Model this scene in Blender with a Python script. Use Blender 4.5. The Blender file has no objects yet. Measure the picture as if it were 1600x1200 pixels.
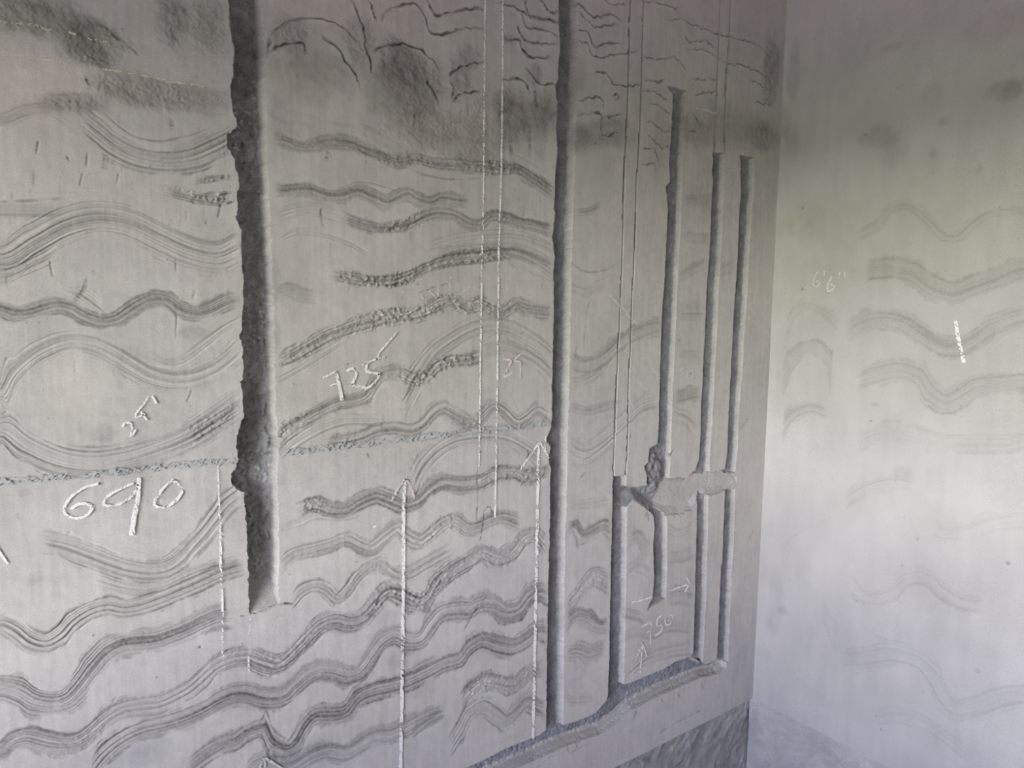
import bpy, math, random
import numpy as np

# ---------------------------------------------------------------- camera, sky, light, exposure
SC = bpy.context.scene
COL = SC.collection
IMG_W, IMG_H, FPX = 1600.0, 1200.0, 1150.0
CAM_H, Z_EDGE = 1.55, 0.30                      # eye height, height of the lower plaster edge
ROOM_X, ROOM_Y, ROOM_Z = -4.6, -4.1, 2.9        # the room runs from the corner at the origin to here
WIN_Y0, WIN_Y1, WIN_Z0, WIN_Z1 = -3.3, -0.95, 1.0, 1.90
SKY_STRENGTH = 77.0
SKY_LOW, SKY_HIGH = (0.95, 0.945, 0.91), (0.46, 0.58, 1.0)     # hazy near the horizon, bluer above
EXPOSURE = 0.0

YAW, PITCH, ROLL = math.radians(53.3), math.radians(6.13), 0.012
_d = np.array([math.cos(YAW)*math.cos(PITCH), math.sin(YAW)*math.cos(PITCH), -math.sin(PITCH)])
_r0 = np.cross(_d, [0, 0, 1.0]); _r0 /= np.linalg.norm(_r0)
_u0 = np.cross(_r0, _d)
CR = math.cos(ROLL)*_r0 + math.sin(ROLL)*_u0
CU = math.cos(ROLL)*_u0 - math.sin(ROLL)*_r0
def ray(x, y):
    return _d + CR*((x-IMG_W/2)/FPX) - CU*((y-IMG_H/2)/FPX)
_r = ray(1176, 1091)
_t = -(CAM_H-Z_EDGE)/_r[2]
CAM = np.array([0, 0, Z_EDGE]) - _r*_t          # so that the plaster edge meets the corner where it does

from mathutils import Matrix
cam_data = bpy.data.cameras.new('camera')
cam = bpy.data.objects.new('camera', cam_data)
COL.objects.link(cam)
cam_data.sensor_width = 36.0
cam_data.lens = FPX*36.0/IMG_W
cam_data.clip_start = 0.02
cam.matrix_world = Matrix(((CR[0], CU[0], -_d[0], CAM[0]), (CR[1], CU[1], -_d[1], CAM[1]),
                           (CR[2], CU[2], -_d[2], CAM[2]), (0, 0, 0, 1)))
SC.camera = cam

world = bpy.data.worlds.new('overcast_sky')
SC.world = world
world.use_nodes = True
bg = world.node_tree.nodes['Background'] if 'Background' in world.node_tree.nodes else world.node_tree.nodes.new('ShaderNodeBackground')
wn = world.node_tree
_tc = wn.nodes.new('ShaderNodeTexCoord'); _sx = wn.nodes.new('ShaderNodeSeparateXYZ'); _mx = wn.nodes.new('ShaderNodeMix')
_mx.data_type = 'RGBA'
wn.links.new(_tc.outputs['Generated'], _sx.inputs[0])
_mr = wn.nodes.new('ShaderNodeMapRange'); _mr.inputs['From Min'].default_value = 0.0; _mr.inputs['From Max'].default_value = 0.28
wn.links.new(_sx.outputs['Z'], _mr.inputs['Value']); wn.links.new(_mr.outputs[0], _mx.inputs['Factor'])
_mx.inputs['A'].default_value = (*SKY_LOW, 1); _mx.inputs['B'].default_value = (*SKY_HIGH, 1)
wn.links.new(_mx.outputs['Result'], bg.inputs['Color'])
bg.inputs['Strength'].default_value = SKY_STRENGTH

portal = bpy.data.lights.new('window_portal', 'AREA')
portal.shape = 'RECTANGLE'
portal.size = WIN_Y1-WIN_Y0
portal.size_y = WIN_Z1-WIN_Z0
portal.cycles.is_portal = True
po = bpy.data.objects.new('window_portal', portal)
COL.objects.link(po)
po.location = (ROOM_X-0.08, (WIN_Y0+WIN_Y1)/2, (WIN_Z0+WIN_Z1)/2)
po.rotation_euler = (math.radians(90), 0, math.radians(-90))

SC.view_settings.view_transform = 'Standard'
SC.view_settings.look = 'None'
SC.view_settings.gamma = 1.0
SC.view_settings.use_curve_mapping = False
SC.view_settings.exposure = EXPOSURE
SC.cycles.max_bounces = 8
SC.cycles.diffuse_bounces = 6
SC.cycles.use_denoising = True

# ---------------------------------------------------------------- numeric helpers
random.seed(7)
def vnoise(x, y, seed=0):
    x = np.asarray(x, np.float64); y = np.asarray(y, np.float64)
    ix = np.floor(x).astype(np.int64); iy = np.floor(y).astype(np.int64)
    fx = x-ix; fy = y-iy
    fx = fx*fx*(3-2*fx); fy = fy*fy*(3-2*fy)
    def h(a, b):
        n = (a*374761393 + b*668265263 + seed*1274126177) & 0xffffffff
        n = ((n ^ (n >> 13))*1103515245) & 0xffffffff
        n = ((n ^ (n >> 16))*2246822519) & 0xffffffff
        return ((n ^ (n >> 15)) & 0xffff)/32767.5-1.0
    a = h(ix, iy); b = h(ix+1, iy); c = h(ix, iy+1); d = h(ix+1, iy+1)
    return (a+(b-a)*fx)*(1-fy)+(c+(d-c)*fx)*fy
def fbm(x, y, o=4, seed=0):
    s = 0; amp = 1; tot = 0
    for k in range(o):
        s = s+amp*vnoise(x*2**k, y*2**k, seed+k*17); tot += amp; amp *= 0.5
    return s/tot
def sstep(a, b, x):
    t = np.clip((x-a)/(b-a), 0, 1)
    return t*t*(3-2*t)
def catmull(pts, n=8):
    p = np.array(pts, float)
    if len(p) < 3:
        return np.array([p[0]+(p[-1]-p[0])*k/n for k in range(n+1)])
    p = np.vstack([2*p[0]-p[1], p, 2*p[-1]-p[-2]])
    out = []
    for i in range(1, len(p)-2):
        for k in range(n):
            t = k/n
            a, b, c, d = p[i-1], p[i], p[i+1], p[i+2]
            out.append(0.5*(2*b+(c-a)*t+(2*a-5*b+4*c-d)*t*t+(3*b-a-3*c+d)*t**3))
    out.append(p[-2])
    return np.array(out)

# ---------------------------------------------------------------- wall surfaces
# Each wall has its own plane coordinates: a = metres along the wall (left to right), v = metres above the floor.
class Wall:
    def __init__(self, side):
        self.side = side
    def point(self, a, v, h=0.0):               # h = metres proud of the plane, into the room
        a, v, h = np.broadcast_arrays(np.asarray(a, float), np.asarray(v, float), np.asarray(h, float))
        if self.side == 'left':
            return np.stack([a, -h, v], -1)
        return np.stack([-h, -a, v], -1)
    def av(self, x, y):                         # survey: where the sight line through a picture point meets the plane
        r = ray(x, y)
        if self.side == 'left':
            t = -CAM[1]/r[1]; p = CAM+r*t; return p[0], p[2]
        t = -CAM[0]/r[0]; p = CAM+r*t; return -p[1], p[2]
    def v_at(self, a, y):                       # height seen at picture row y on the upright line a
        p0 = self.point(a, 0.0)-CAM
        k = (IMG_H/2-y)/FPX
        return (k*(p0@_d)-p0@CU)/(CU[2]-k*_d[2])
    def scale(self, x, y):                      # metres per pixel (along, up)
        a0, v0 = self.av(x-2, y); a1, v1 = self.av(x+2, y)
        b0, w0 = self.av(x, y-2); b1, w1 = self.av(x, y+2)
        return abs(a1-a0)/4, abs(w1-w0)/4
    def lattice(self, A, ytop, ybot, ny, vmax, vmin, ext_top, ext_bot):
        A = np.asarray(A)
        vt = np.minimum(self.v_at(A, ytop), vmax-0.01)
        vb = np.maximum(self.v_at(A, ybot), vmin+0.01)
        rows = [vmin+(vb-vmin)*k/ext_bot for k in range(ext_bot)]
        rows += [vb+(vt-vb)*k/(ny-1) for k in range(ny)]
        rows += [vt+(vmax-vt)*(k+1)/ext_top for k in range(ext_top)]
        V = np.stack(rows, 0)
        self.A, self.V = A, V
        self.AA = np.broadcast_to(A, V.shape).copy()
        self.H = np.zeros(V.shape)
        self.M = np.ones(V.shape)               # how much paler or darker the cement is, painted corner shade included
        self.T = np.zeros(V.shape+(3,))         # tint of dust, stains and painted green light
        self.L = np.zeros(V.shape, np.int32)    # which piece a vertex belongs to
    # ---- comb-scratched band
    def band(self, pts, w, dark, rough=0.0, lines=0.0, teeth=7, lab=0, seed=0):
        pts = [tuple(p) for p in pts]
        if pts[0][0] <= 1:
            pts = [(-p[0], p[1]) for p in reversed(pts[1:]) if p[0] < 260]+pts
        if pts[-1][0] >= 1599:
            pts = pts+[(3200-p[0], p[1]) for p in reversed(pts[:-1]) if p[0] > 1400]
        cp = catmull(pts)
        av = np.array([self.av(x, y) for x, y in cp])
        lo = np.array([self.av(x, y+w)[1] for x, y in cp]); hi = np.array([self.av(x, y-w)[1] for x, y in cp])
        hw = (hi-lo)/2
        ok = np.concatenate([[True], np.diff(np.maximum.accumulate(av[:, 0])) > 1e-6])
        av = av[ok]; hw = hw[ok]
        seg = np.hypot(np.diff(av[:, 0]), np.diff(av[:, 1]))
        arc = np.concatenate([[0], np.cumsum(seg)])
        c0, c1 = np.searchsorted(self.A, [av[0, 0], av[-1, 0]])
        if c1-c0 < 2: return
        A = self.A[c0:c1]
        vc = np.interp(A, av[:, 0], av[:, 1]); hw_ = np.interp(A, av[:, 0], hw); s_ = np.interp(A, av[:, 0], arc)
        sl = np.gradient(vc, A); ca = 1/np.sqrt(1+sl*sl)
        ca = np.maximum(ca, 0.42)
        V = self.V[:, c0:c1]
        dd = (V-vc)*ca/hw_
        near = np.abs(dd) < 1.6
        idx = np.nonzero(near)
        d = dd[idx]; s = s_[idx[1]]; hwm = hw_[idx[1]]
        a = A[idx[1]]; v = V[idx]
        e = 0.22*vnoise(s*35, np.sign(d)*3, seed+1)+0.13*vnoise(a*160, v*160, seed+2)
        m = 1-sstep(0.72, 1.12, np.abs(d)+e)
        end = np.minimum(s, arc[-1]-s)
        m = m*sstep(0, 0.022, end+0.008*vnoise(d*3, s*0+1.5, seed+3))
        wob = d+0.12*vnoise(s*9, d*0, seed+4)
        st = 0.6*vnoise(wob*teeth*0.45, s*4, seed+5)+0.75*vnoise(wob*teeth*0.98, s*6, seed+6)
        patch = vnoise(s*7, d*0.6, seed+7)
        solid = np.clip(0.86+0.48*st+0.20*patch, 0, 1.6)
        spare = np.clip(0.18+1.7*(st-0.02), 0, 1.8)*(0.85+0.3*patch)
        k = dark*m*(solid*(1-lines)+spare*lines)
        h = m*(-0.0006+0.0015*st)*(0.6+dark)
        k = k*(1+0.28*vnoise(a*260+v*90, v*260, seed+15)*m)
        if rough:
            ra, rv = a*0.8+v*0.6, v*0.8-a*0.6
            g = vnoise(ra*150+0.35*vnoise(a*90, v*90, seed+12), rv*150, seed+8)*0.6+vnoise(ra*310, rv*310, seed+9)*0.6
            g = g+0.6*vnoise(wob*teeth*0.9, s*30, seed+10)
            rp = np.clip(0.55+0.9*vnoise(s*8, d*0+4, seed+11), 0.1, 1.3)
            crumb = np.clip(g-0.1, 0, 1)*rp; pit = np.clip(-g-0.15, 0, 1)*rp
            h = h+m*rough*(0.0046*crumb-0.0034*pit)
            k = k+m*rough*(0.30*pit-0.08*crumb)
        self.M[idx[0], idx[1]+0+c0] *= np.clip(1-k, 0.25, 1.1)
        self.H[idx[0], idx[1]+c0] += h
        if lab:
            q = m > 0.5
            self.L[idx[0][q], idx[1][q]+c0] = lab
    # ---- thin line: crack, scratch, drip
    def line(self, pts, w, dark, depth=0.001, lip=0.0, jit=0.0, soft=1.0, smooth=True, seed=0):
        cp = catmull(pts, 5) if smooth else np.array(pts, float)
        av = np.array([self.av(x, y) for x, y in cp])
        xm, ym = cp.mean(0)
        su, sv = self.scale(xm, ym)
        wm = w*sv
        pad = wm*2.5+abs(lip)*0+0.008+jit*sv*2
        c0, c1 = np.searchsorted(self.A, [av[:, 0].min()-pad, av[:, 0].max()+pad])
        if c1-c0 < 1: return
        V = self.V[:, c0:c1]
        near = (V > av[:, 1].min()-pad) & (V < av[:, 1].max()+pad)
        idx = np.nonzero(near)
        if len(idx[0]) == 0: return
        a = self.A[c0:c1][idx[1]]; v = V[idx]
        if jit:
            v = v+jit*sv*vnoise(a*90, v*90, seed+21)
            a = a+jit*sv*vnoise(a*90, v*90, seed+22)
        best = np.full(a.shape, 1e9); side = np.zeros(a.shape); par = np.zeros(a.shape)
        n = len(av)
        for i in range(n-1):
            p, q = av[i], av[i+1]
            e = q-p; L2 = e@e+1e-12
            t = np.clip(((a-p[0])*e[0]+(v-p[1])*e[1])/L2, 0, 1)
            dx = a-(p[0]+t*e[0]); dy = v-(p[1]+t*e[1])
            r = dx*dx+dy*dy
            b = r < best
            best[b] = r[b]; side[b] = np.sign(dy[b]); par[b] = (i+t[b])/(n-1)
        dist = np.sqrt(best)
        fade = sstep(0, 0.12, par)*sstep(1, 0.88, par)
        var = np.clip(0.75+0.6*vnoise(par*14, par*0, seed+23), 0.1, 1.3)
        m = (1-sstep(wm*(1-0.6*soft), wm*(1+0.6*soft), dist))*(0.35+0.65*fade)*var
        self.M[idx[0], idx[1]+c0] *= np.clip(1-dark*m, 0.2, 1.6)
        hh = -depth*m
        if lip:
            hh = hh+lip*np.exp(-(dist/(wm*2.2))**2)*(side < 0)*fade
        self.H[idx[0], idx[1]+c0] += hh
    # ---- patch with a ragged outline: stains, and some painted light and shade
    def blot(self, x, y, rx, ry, dark, tint=None, ragged=0.5, grain=1.0, rough=0.0, rot=0.0, seed=0):
        a0, v0 = self.av(x, y); su, sv = self.scale(x, y)
        ra, rv = rx*su, ry*sv
        R = max(ra, rv)*1.6
        c0, c1 = np.searchsorted(self.A, [a0-R, a0+R])
        if c1-c0 < 1: return
        V = self.V[:, c0:c1]
        idx = np.nonzero((V > v0-R) & (V < v0+R))
        if len(idx[0]) == 0: return
        a = self.A[c0:c1][idx[1]]; v = V[idx]
        da, dv = a-a0, v-v0
        if rot:
            c, s_ = math.cos(rot), math.sin(rot); da, dv = da*c+dv*s_, -da*s_+dv*c
        r = np.sqrt((da/ra)**2+(dv/rv)**2)
        nz = fbm(a*14, v*14, 4, seed+31); fine = fbm((a*.9+v*.3)*60*grain, (v*.9-a*.3)*34*grain, 4, seed+32)
        m = 1-sstep(0.45, 1.15, r+ragged*nz)
        k = dark*m*np.clip(0.85+0.6*fine, 0, 1.6)
        self.M[idx[0], idx[1]+c0] *= np.clip(1-k, 0.2, 1.5)
        if tint is not None:
            self.T[idx[0], idx[1]+c0] += m[:, None]*np.array(tint)
        if rough:
            self.H[idx[0], idx[1]+c0] += m*rough*(0.6*vnoise(a*110+v*50, v*110-a*50, seed+33)+0.6*vnoise(a*260-v*90, v*260+a*90, seed+34))

# ---------------------------------------------------------------- traced bands (surveyed points, half width, strength, roughness, share of separate lines)
LEFT_BANDS = [
 # left of the wide chase
 ([(0,187),(40,174),(80,172),(112,190)],10,.16,0,.3),
 ([(125,186),(150,206),(180,230),(215,247),(260,253),(300,246),(335,230),(366,214)],21,.30,.1,.6),
 ([(255,294),(290,304),(330,311),(372,308)],10,.36,.5,.2),
 ([(300,284),(335,279),(370,277)],5,.30,.4,.2),
 ([(0,328),(50,329),(95,328)],10,.25,0,.4),
 ([(0,432),(33,420),(67,405),(95,388)],12,.22,0,.3),
 ([(0,402),(50,376),(100,352),(150,342),(200,349),(250,372),(300,395),(340,402),(376,388)],26,.26,0,.85),
 ([(0,483),(20,488),(43,487),(67,480),(90,477),(110,482),(133,495),(157,502),(180,498),(200,485),(220,472),(240,465),(263,468),(283,482),(307,488),(330,483),(353,472),(378,467)],14,.40,0,.1),
 ([(98,450),(125,456),(150,472),(168,486)],8,.16,0,.6),
 ([(0,612),(20,583),(47,558),(73,543),(100,534),(127,534),(153,541),(180,556),(207,573),(233,587),(263,594),(293,592),(320,584),(347,569),(379,541)],17,.26,0,.95),
 ([(233,553),(260,565),(287,560),(320,537),(353,513),(379,500)],7,.17,0,.7),
 ([(0,672),(40,697),(90,718),(140,724),(190,718),(240,705),(290,686),(330,662),(378,630)],23,.30,0,.7),
 ([(290,688),(320,670),(350,652),(378,636)],15,.28,.3,.3),
 ([(60,842),(100,852),(135,866),(167,879),(200,889),(233,892),(260,887),(283,872),(300,853),(320,832),(337,811),(353,790),(379,768)],19,.27,0,.5),
 ([(150,906),(187,917),(220,922),(253,916),(287,901),(320,888),(353,882),(386,876)],9,.25,0,.4),
 ([(0,976),(23,985),(47,1001),(70,1005),(93,992),(113,971),(140,954),(167,948),(193,952),(220,947),(247,938),(273,928),(300,917),(320,908),(345,897),(386,885)],15,.36,0,.35),
 ([(0,1077),(27,1083),(53,1096),(80,1099),(103,1092),(123,1073),(143,1047),(167,1021),(190,1008),(217,1005),(243,1002),(270,993),(297,982),(317,972),(340,963),(365,962)],18,.37,0,.25),
 ([(0,1170),(20,1154),(43,1150),(73,1159),(100,1163),(123,1157),(143,1143),(167,1121),(190,1108),(217,1103),(247,1100),(273,1090),(297,1077),(317,1060),(337,1041),(360,1031),(387,1028),(413,1037),(432,1040),(450,1030),(473,1007),(500,980),(523,970),(547,973),(567,966),(587,946),(607,928),(630,934),(650,943),(667,936),(683,913),(707,893),(733,877),(753,865),(777,873),(800,863),(820,841),(837,838),(855,856)],15,.36,.25,.3),
 ([(140,1204),(167,1174),(193,1154),(220,1141),(253,1133),(287,1123),(317,1110),(340,1097),(360,1088),(383,1086),(410,1092),(430,1092),(447,1086),(467,1067),(490,1051),(517,1050),(543,1056),(563,1049),(580,1027),(597,1004),(617,994),(637,1002),(657,999),(673,977),(690,958),(713,953),(733,953),(750,944),(770,943),(790,956),(810,952),(827,931),(843,924),(857,928)],16,.38,.15,.3),
 ([(290,1205),(320,1181),(347,1164),(367,1158),(387,1144),(410,1138),(425,1160),(447,1169),(463,1157),(477,1133),(493,1118),(517,1117),(540,1112),(560,1090),(583,1080),(613,1073),(640,1063),(667,1050),(693,1037),(717,1030),(733,1011),(753,1000),(777,1006),(800,1010),(820,1000),(837,988),(857,990)],15,.40,.1,.3),
 ([(380,1215),(405,1195),(430,1202),(455,1198),(483,1181),(510,1173),(540,1176),(567,1160),(587,1150),(613,1147),(640,1133),(667,1120),(695,1112)],15,.32,0,.3),
 ([(703,1165),(720,1138),(733,1115),(753,1103),(773,1113),(790,1123),(807,1111),(823,1097),(843,1105),(855,1108)],14,.32,.15,.4),
 ([(717,1100),(737,1078),(757,1064),(780,1066),(803,1069),(827,1051),(855,1043)],14,.30,.2,.4),
 ([(640,1150),(668,1128),(700,1110)],10,.25,0,.3),
 # between the wide chase and the tall one
 ([(437,883),(457,867),(487,860),(513,853),(540,844),(563,853),(580,856),(600,841),(620,828),(633,837),(653,846),(670,837),(690,821),(710,814),(730,826),(747,823),(767,813),(787,808),(815,818)],13,.32,.2,.4),
 ([(455,943),(473,924),(493,917),(510,923),(527,935),(543,923),(560,901),(580,885),(597,884),(617,896),(637,896),(660,883),(683,870),(708,857)],11,.34,.15,.4),
 ([(463,797),(490,788),(515,795),(540,796),(560,784),(587,774),(607,780),(630,788),(653,782),(673,764),(693,754),(720,757),(750,753),(773,741),(803,740),(823,746),(862,733)],14,.36,.35,.3),
 ([(437,827),(467,817),(490,807),(515,809),(540,808),(567,800)],8,.18,0,.6),
 ([(507,693),(540,690),(567,683),(587,674),(613,670),(640,672),(660,663),(677,645),(693,638),(713,649),(733,659),(750,653),(770,635),(787,641),(807,659),(823,653),(840,641),(862,653)],12,.36,.15,.4),
 ([(430,690),(447,671),(473,657),(500,643),(527,631),(553,627),(573,619),(587,598),(603,585),(627,584),(647,592),(667,588),(683,573),(703,564),(727,563),(755,556)],12,.38,.4,.3),
 ([(432,712),(467,687),(500,668),(533,657),(570,657),(600,660)],11,.18,0,.9),
 ([(632,628),(647,600),(663,574),(680,553),(703,535),(730,519),(760,509),(787,509),(813,519),(840,536),(865,556)],18,.28,.05,.85),
 ([(753,543),(783,540),(810,547),(840,564),(865,588)],15,.17,0,.8),
 ([(645,757),(660,728),(680,705),(705,689),(735,681),(770,680),(800,686),(830,704),(845,718)],14,.26,.05,.95),
 ([(433,566),(457,556),(483,542),(510,527),(537,516),(560,507),(587,500),(617,494),(647,492),(670,486),(693,474),(713,472),(733,480),(753,474),(770,483),(787,489),(807,478),(827,483),(865,487)],13,.36,.4,.3),
 ([(430,597),(467,577),(510,550),(540,533)],8,.12,0,.7),
 ([(427,460),(450,452),(473,460),(500,464)],13,.24,0,.3),
 ([(513,427),(540,433),(577,438),(613,438),(640,430),(667,417),(693,407),(717,404),(747,402),(777,397),(805,399)],11,.36,.45,.3),
 ([(680,402),(717,391),(750,388),(780,386),(807,387),(833,396),(866,412)],10,.26,.3,.4),
 ([(667,385),(717,371),(767,366),(817,369),(866,388)],8,.18,0,.95),
 ([(790,394),(815,402),(840,415),(866,433)],15,.2,0,.9),
 ([(533,337),(557,347),(587,355),(617,355),(643,347),(663,337),(683,333),(710,337),(733,349),(753,349),(767,338),(787,338),(810,347),(833,351),(866,360)],10,.37,.35,.2),
 ([(433,333),(467,324),(500,327),(535,336)],15,.14,0,.8),
 ([(437,373),(473,362),(510,367),(547,380),(577,397)],6,.2,0,.8),
 ([(423,300),(453,297),(483,297),(510,306),(533,306),(557,299),(580,307),(603,316),(620,309),(637,303),(653,312),(673,316),(690,309),(713,313),(737,317)],12,.34,.15,.4),
 ([(423,217),(447,220),(470,229),(493,227),(513,221),(543,223),(567,233),(593,242),(623,251),(647,247),(683,255),(717,257),(753,260),(783,263),(810,264),(833,279),(866,303)],12,.36,.4,.2),
 ([(560,200),(587,212),(613,226),(635,240)],9,.2,0,.9),
 ([(795,244),(833,264),(866,285)],9,.2,0,.9),
 # right of the tall chase
 ([(898,332),(920,329),(942,318)],6,.25,.1,.5),
 ([(890,445),(917,453),(950,440)],11,.16,0,.7),
 ([(890,561),(910,571),(937,562),(963,541),(990,522),(1020,511),(1036,510)],15,.25,.05,.5),
 ([(890,600),(917,593),(947,574)],8,.14,0,.6),
 ([(890,637),(917,642),(947,635),(973,630)],8,.25,0,.3),
 ([(890,693),(910,702),(933,693),(957,674),(980,654),(1003,634),(1028,627)],13,.2,0,.8),
 ([(890,720),(913,723),(940,707),(963,687)],6,.2,0,.8),
 ([(888,790),(920,787),(955,780)],8,.2,0,.6),
 ([(883,830),(897,824),(910,838),(927,830),(943,823),(957,830)],13,.28,.2,.5),
 ([(885,952),(900,934),(913,917),(927,902),(940,904),(954,913)],13,.26,.15,.5),
 ([(883,980),(900,964),(917,967),(933,979),(952,980)],13,.32,.05,.5),
 ([(883,1020),(903,1017),(923,1022),(949,1010)],14,.27,.1,.5),
 ([(882,1090),(907,1093),(932,1090)],8,.2,0,.5),
 ([(982,842),(997,838),(1010,855),(1022,855)],11,.22,0,.6),
 ([(977,897),(997,884),(1020,897)],10,.18,0,.6),
 ([(973,953),(987,957),(1008,964)],10,.22,0,.7),
 ([(973,997),(997,988),(1020,990),(1047,978),(1082,980)],10,.18,0,.6),
 ([(980,1053),(1007,1031),(1040,1020),(1082,1013)],11,.15,0,.6),
 ([(1044,935),(1063,930),(1083,934)],14,.2,0,.6),
 ([(1044,870),(1068,868),(1086,860)],10,.17,.1,.6),
 ([(1041,821),(1060,832),(1086,823)],10,.15,0,.7),
 ([(1060,487),(1080,487),(1102,489)],13,.2,0,.2),
 ([(1060,433),(1080,424),(1105,408)],10,.25,0,.3),
 ([(1056,620),(1075,616),(1096,612)],13,.28,.1,.3),
 ([(1053,646),(1073,653),(1090,674)],12,.15,0,.8),
 ([(1060,560),(1080,558),(1100,560)],11,.14,0,.4),
 ([(1070,313),(1090,312),(1112,314)],9,.15,0,.3),
 ([(1068,370),(1090,371),(1108,373)],9,.18,0,.3),
 ([(1123,424),(1150,412)],11,.14,0,.3),
]
RIGHT_BANDS = [
 ([(1340,367),(1367,354),(1393,328),(1420,323),(1447,343),(1473,368),(1497,370),(1520,351),(1547,334),(1600,330)],10,.16,0,.6),
 ([(1350,423),(1393,420),(1427,427),(1457,446),(1490,456),(1523,447),(1563,433),(1600,420)],19,.22,0,.3),
 ([(1320,519),(1347,504),(1380,500),(1413,507),(1443,526),(1473,542),(1500,542),(1527,527),(1547,514),(1573,504),(1600,497)],18,.22,0,.35),
 ([(1337,597),(1367,587),(1400,578),(1433,587),(1453,612),(1477,628),(1500,620),(1527,604),(1560,600),(1600,597)],19,.20,.05,.4),
 ([(1220,600),(1233,569),(1253,548),(1273,543),(1290,559),(1302,588)],13,.18,0,.4),
 ([(1220,677),(1237,651),(1267,639),(1295,648)],12,.15,0,.3),
 ([(1226,520),(1240,490),(1262,478),(1290,490),(1312,512)],9,.12,0,.5),
 ([(1337,690),(1367,677),(1400,673),(1440,683),(1480,693),(1530,697),(1573,697),(1600,690)],17,.12,0,.6),
 ([(1320,783),(1353,764),(1393,753),(1430,757)],15,.12,0,.6),
 ([(1453,820),(1480,832),(1513,830),(1547,818),(1600,813)],16,.10,0,.8),
 ([(1327,897),(1343,922),(1367,932),(1393,923),(1420,904),(1447,904),(1473,926),(1500,943),(1540,950)],17,.10,0,.8),
 ([(1313,1030),(1353,1030),(1393,1023),(1433,1031),(1457,1058),(1473,1089),(1493,1109),(1527,1103),(1563,1091),(1600,1087)],20,.12,0,.6),
 ([(1280,943),(1297,973),(1310,1007)],14,.08,0,.5),
 ([(1367,1120),(1413,1120),(1453,1138),(1487,1160),(1513,1184)],16,.09,0,.8),
 ([(1225,862),(1240,838),(1258,830)],10,.09,0,.6),
]
# sagging plaster: thin torn lines near the top of the left wall
CRACKS = [
 [(417,87),(427,53),(450,35),(483,27),(513,32),(537,43),(557,63)], [(420,83),(440,70),(467,67),(475,72),(480,82)],
 [(507,60),(530,77),(543,100),(555,118),(563,135)], [(550,0),(563,30),(568,50),(572,75),(579,97),(581,113)], [(577,3),(587,33)],
 [(597,28),(613,13),(640,5),(657,15),(667,33),(675,52),(700,52),(727,43),(755,45)], [(667,0),(677,20),(693,23),(720,17),(753,13)],
 [(583,83),(603,73),(630,68),(653,75),(670,88),(687,110)], [(700,120),(717,107),(733,100),(757,97)], [(667,123),(677,140),(685,160)],
 [(705,127),(709,138),(707,152)], [(707,160),(720,147),(750,143)],
 [(770,2),(800,10),(817,17),(830,28),(872,35)], [(813,17),(820,37),(833,45),(850,47),(873,56)], [(807,37),(817,60),(833,68),(872,68)],
 [(788,60),(810,63),(820,83),(833,88),(863,90)], [(787,127),(803,123),(820,128),(828,147)], [(823,107),(843,130),(867,132)],
 [(845,0),(855,14),(866,20),(872,19)], [(820,-4),(824,20),(838,28),(872,33)],
 [(895,-4),(905,8),(917,18),(930,27),(953,22),(972,33)], [(903,17),(920,35),(933,42),(967,37)], [(902,48),(917,50),(928,72),(950,68),(975,67)],
 [(903,65),(918,67),(927,87),(950,87),(1000,80)], [(920,115),(947,113),(957,130),(973,135),(1000,133)], [(903,158),(937,153),(943,170)],
 [(947,182),(970,180)], [(903,180),(937,177),(940,200),(943,213),(967,207)], [(1007,123),(1020,128),(1040,125)],
 [(1003,143),(1027,145),(1043,157)], [(1007,90),(1027,93),(1055,90),(1072,110)], [(1017,163),(1033,167),(1049,182)], [(1013,190),(1023,193),(1037,207),(1048,203)],
 [(1012,210),(1022,217),(1033,230),(1045,227)], [(1003,233),(1020,232),(1030,250)], [(1003,257),(1025,257)],
 [(1043,30),(1067,32),(1093,43),(1123,53),(1160,63),(1187,73),(1200,90)], [(1070,53),(1080,67),(1100,63),(1120,80)],
 [(1073,77),(1103,80),(1133,97),(1163,103),(1200,120)], [(1080,123),(1123,125)], [(1087,147),(1117,143)], [(1080,173),(1094,194)],
 [(1078,205),(1090,205)], [(1173,123),(1202,142)], [(1180,160),(1205,163)], [(958,150),(964,147),(967,153),(961,155)],
 [(1000,0),(1030,5),(1060,14)], [(940,-2),(958,6),(976,4)],
]
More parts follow.
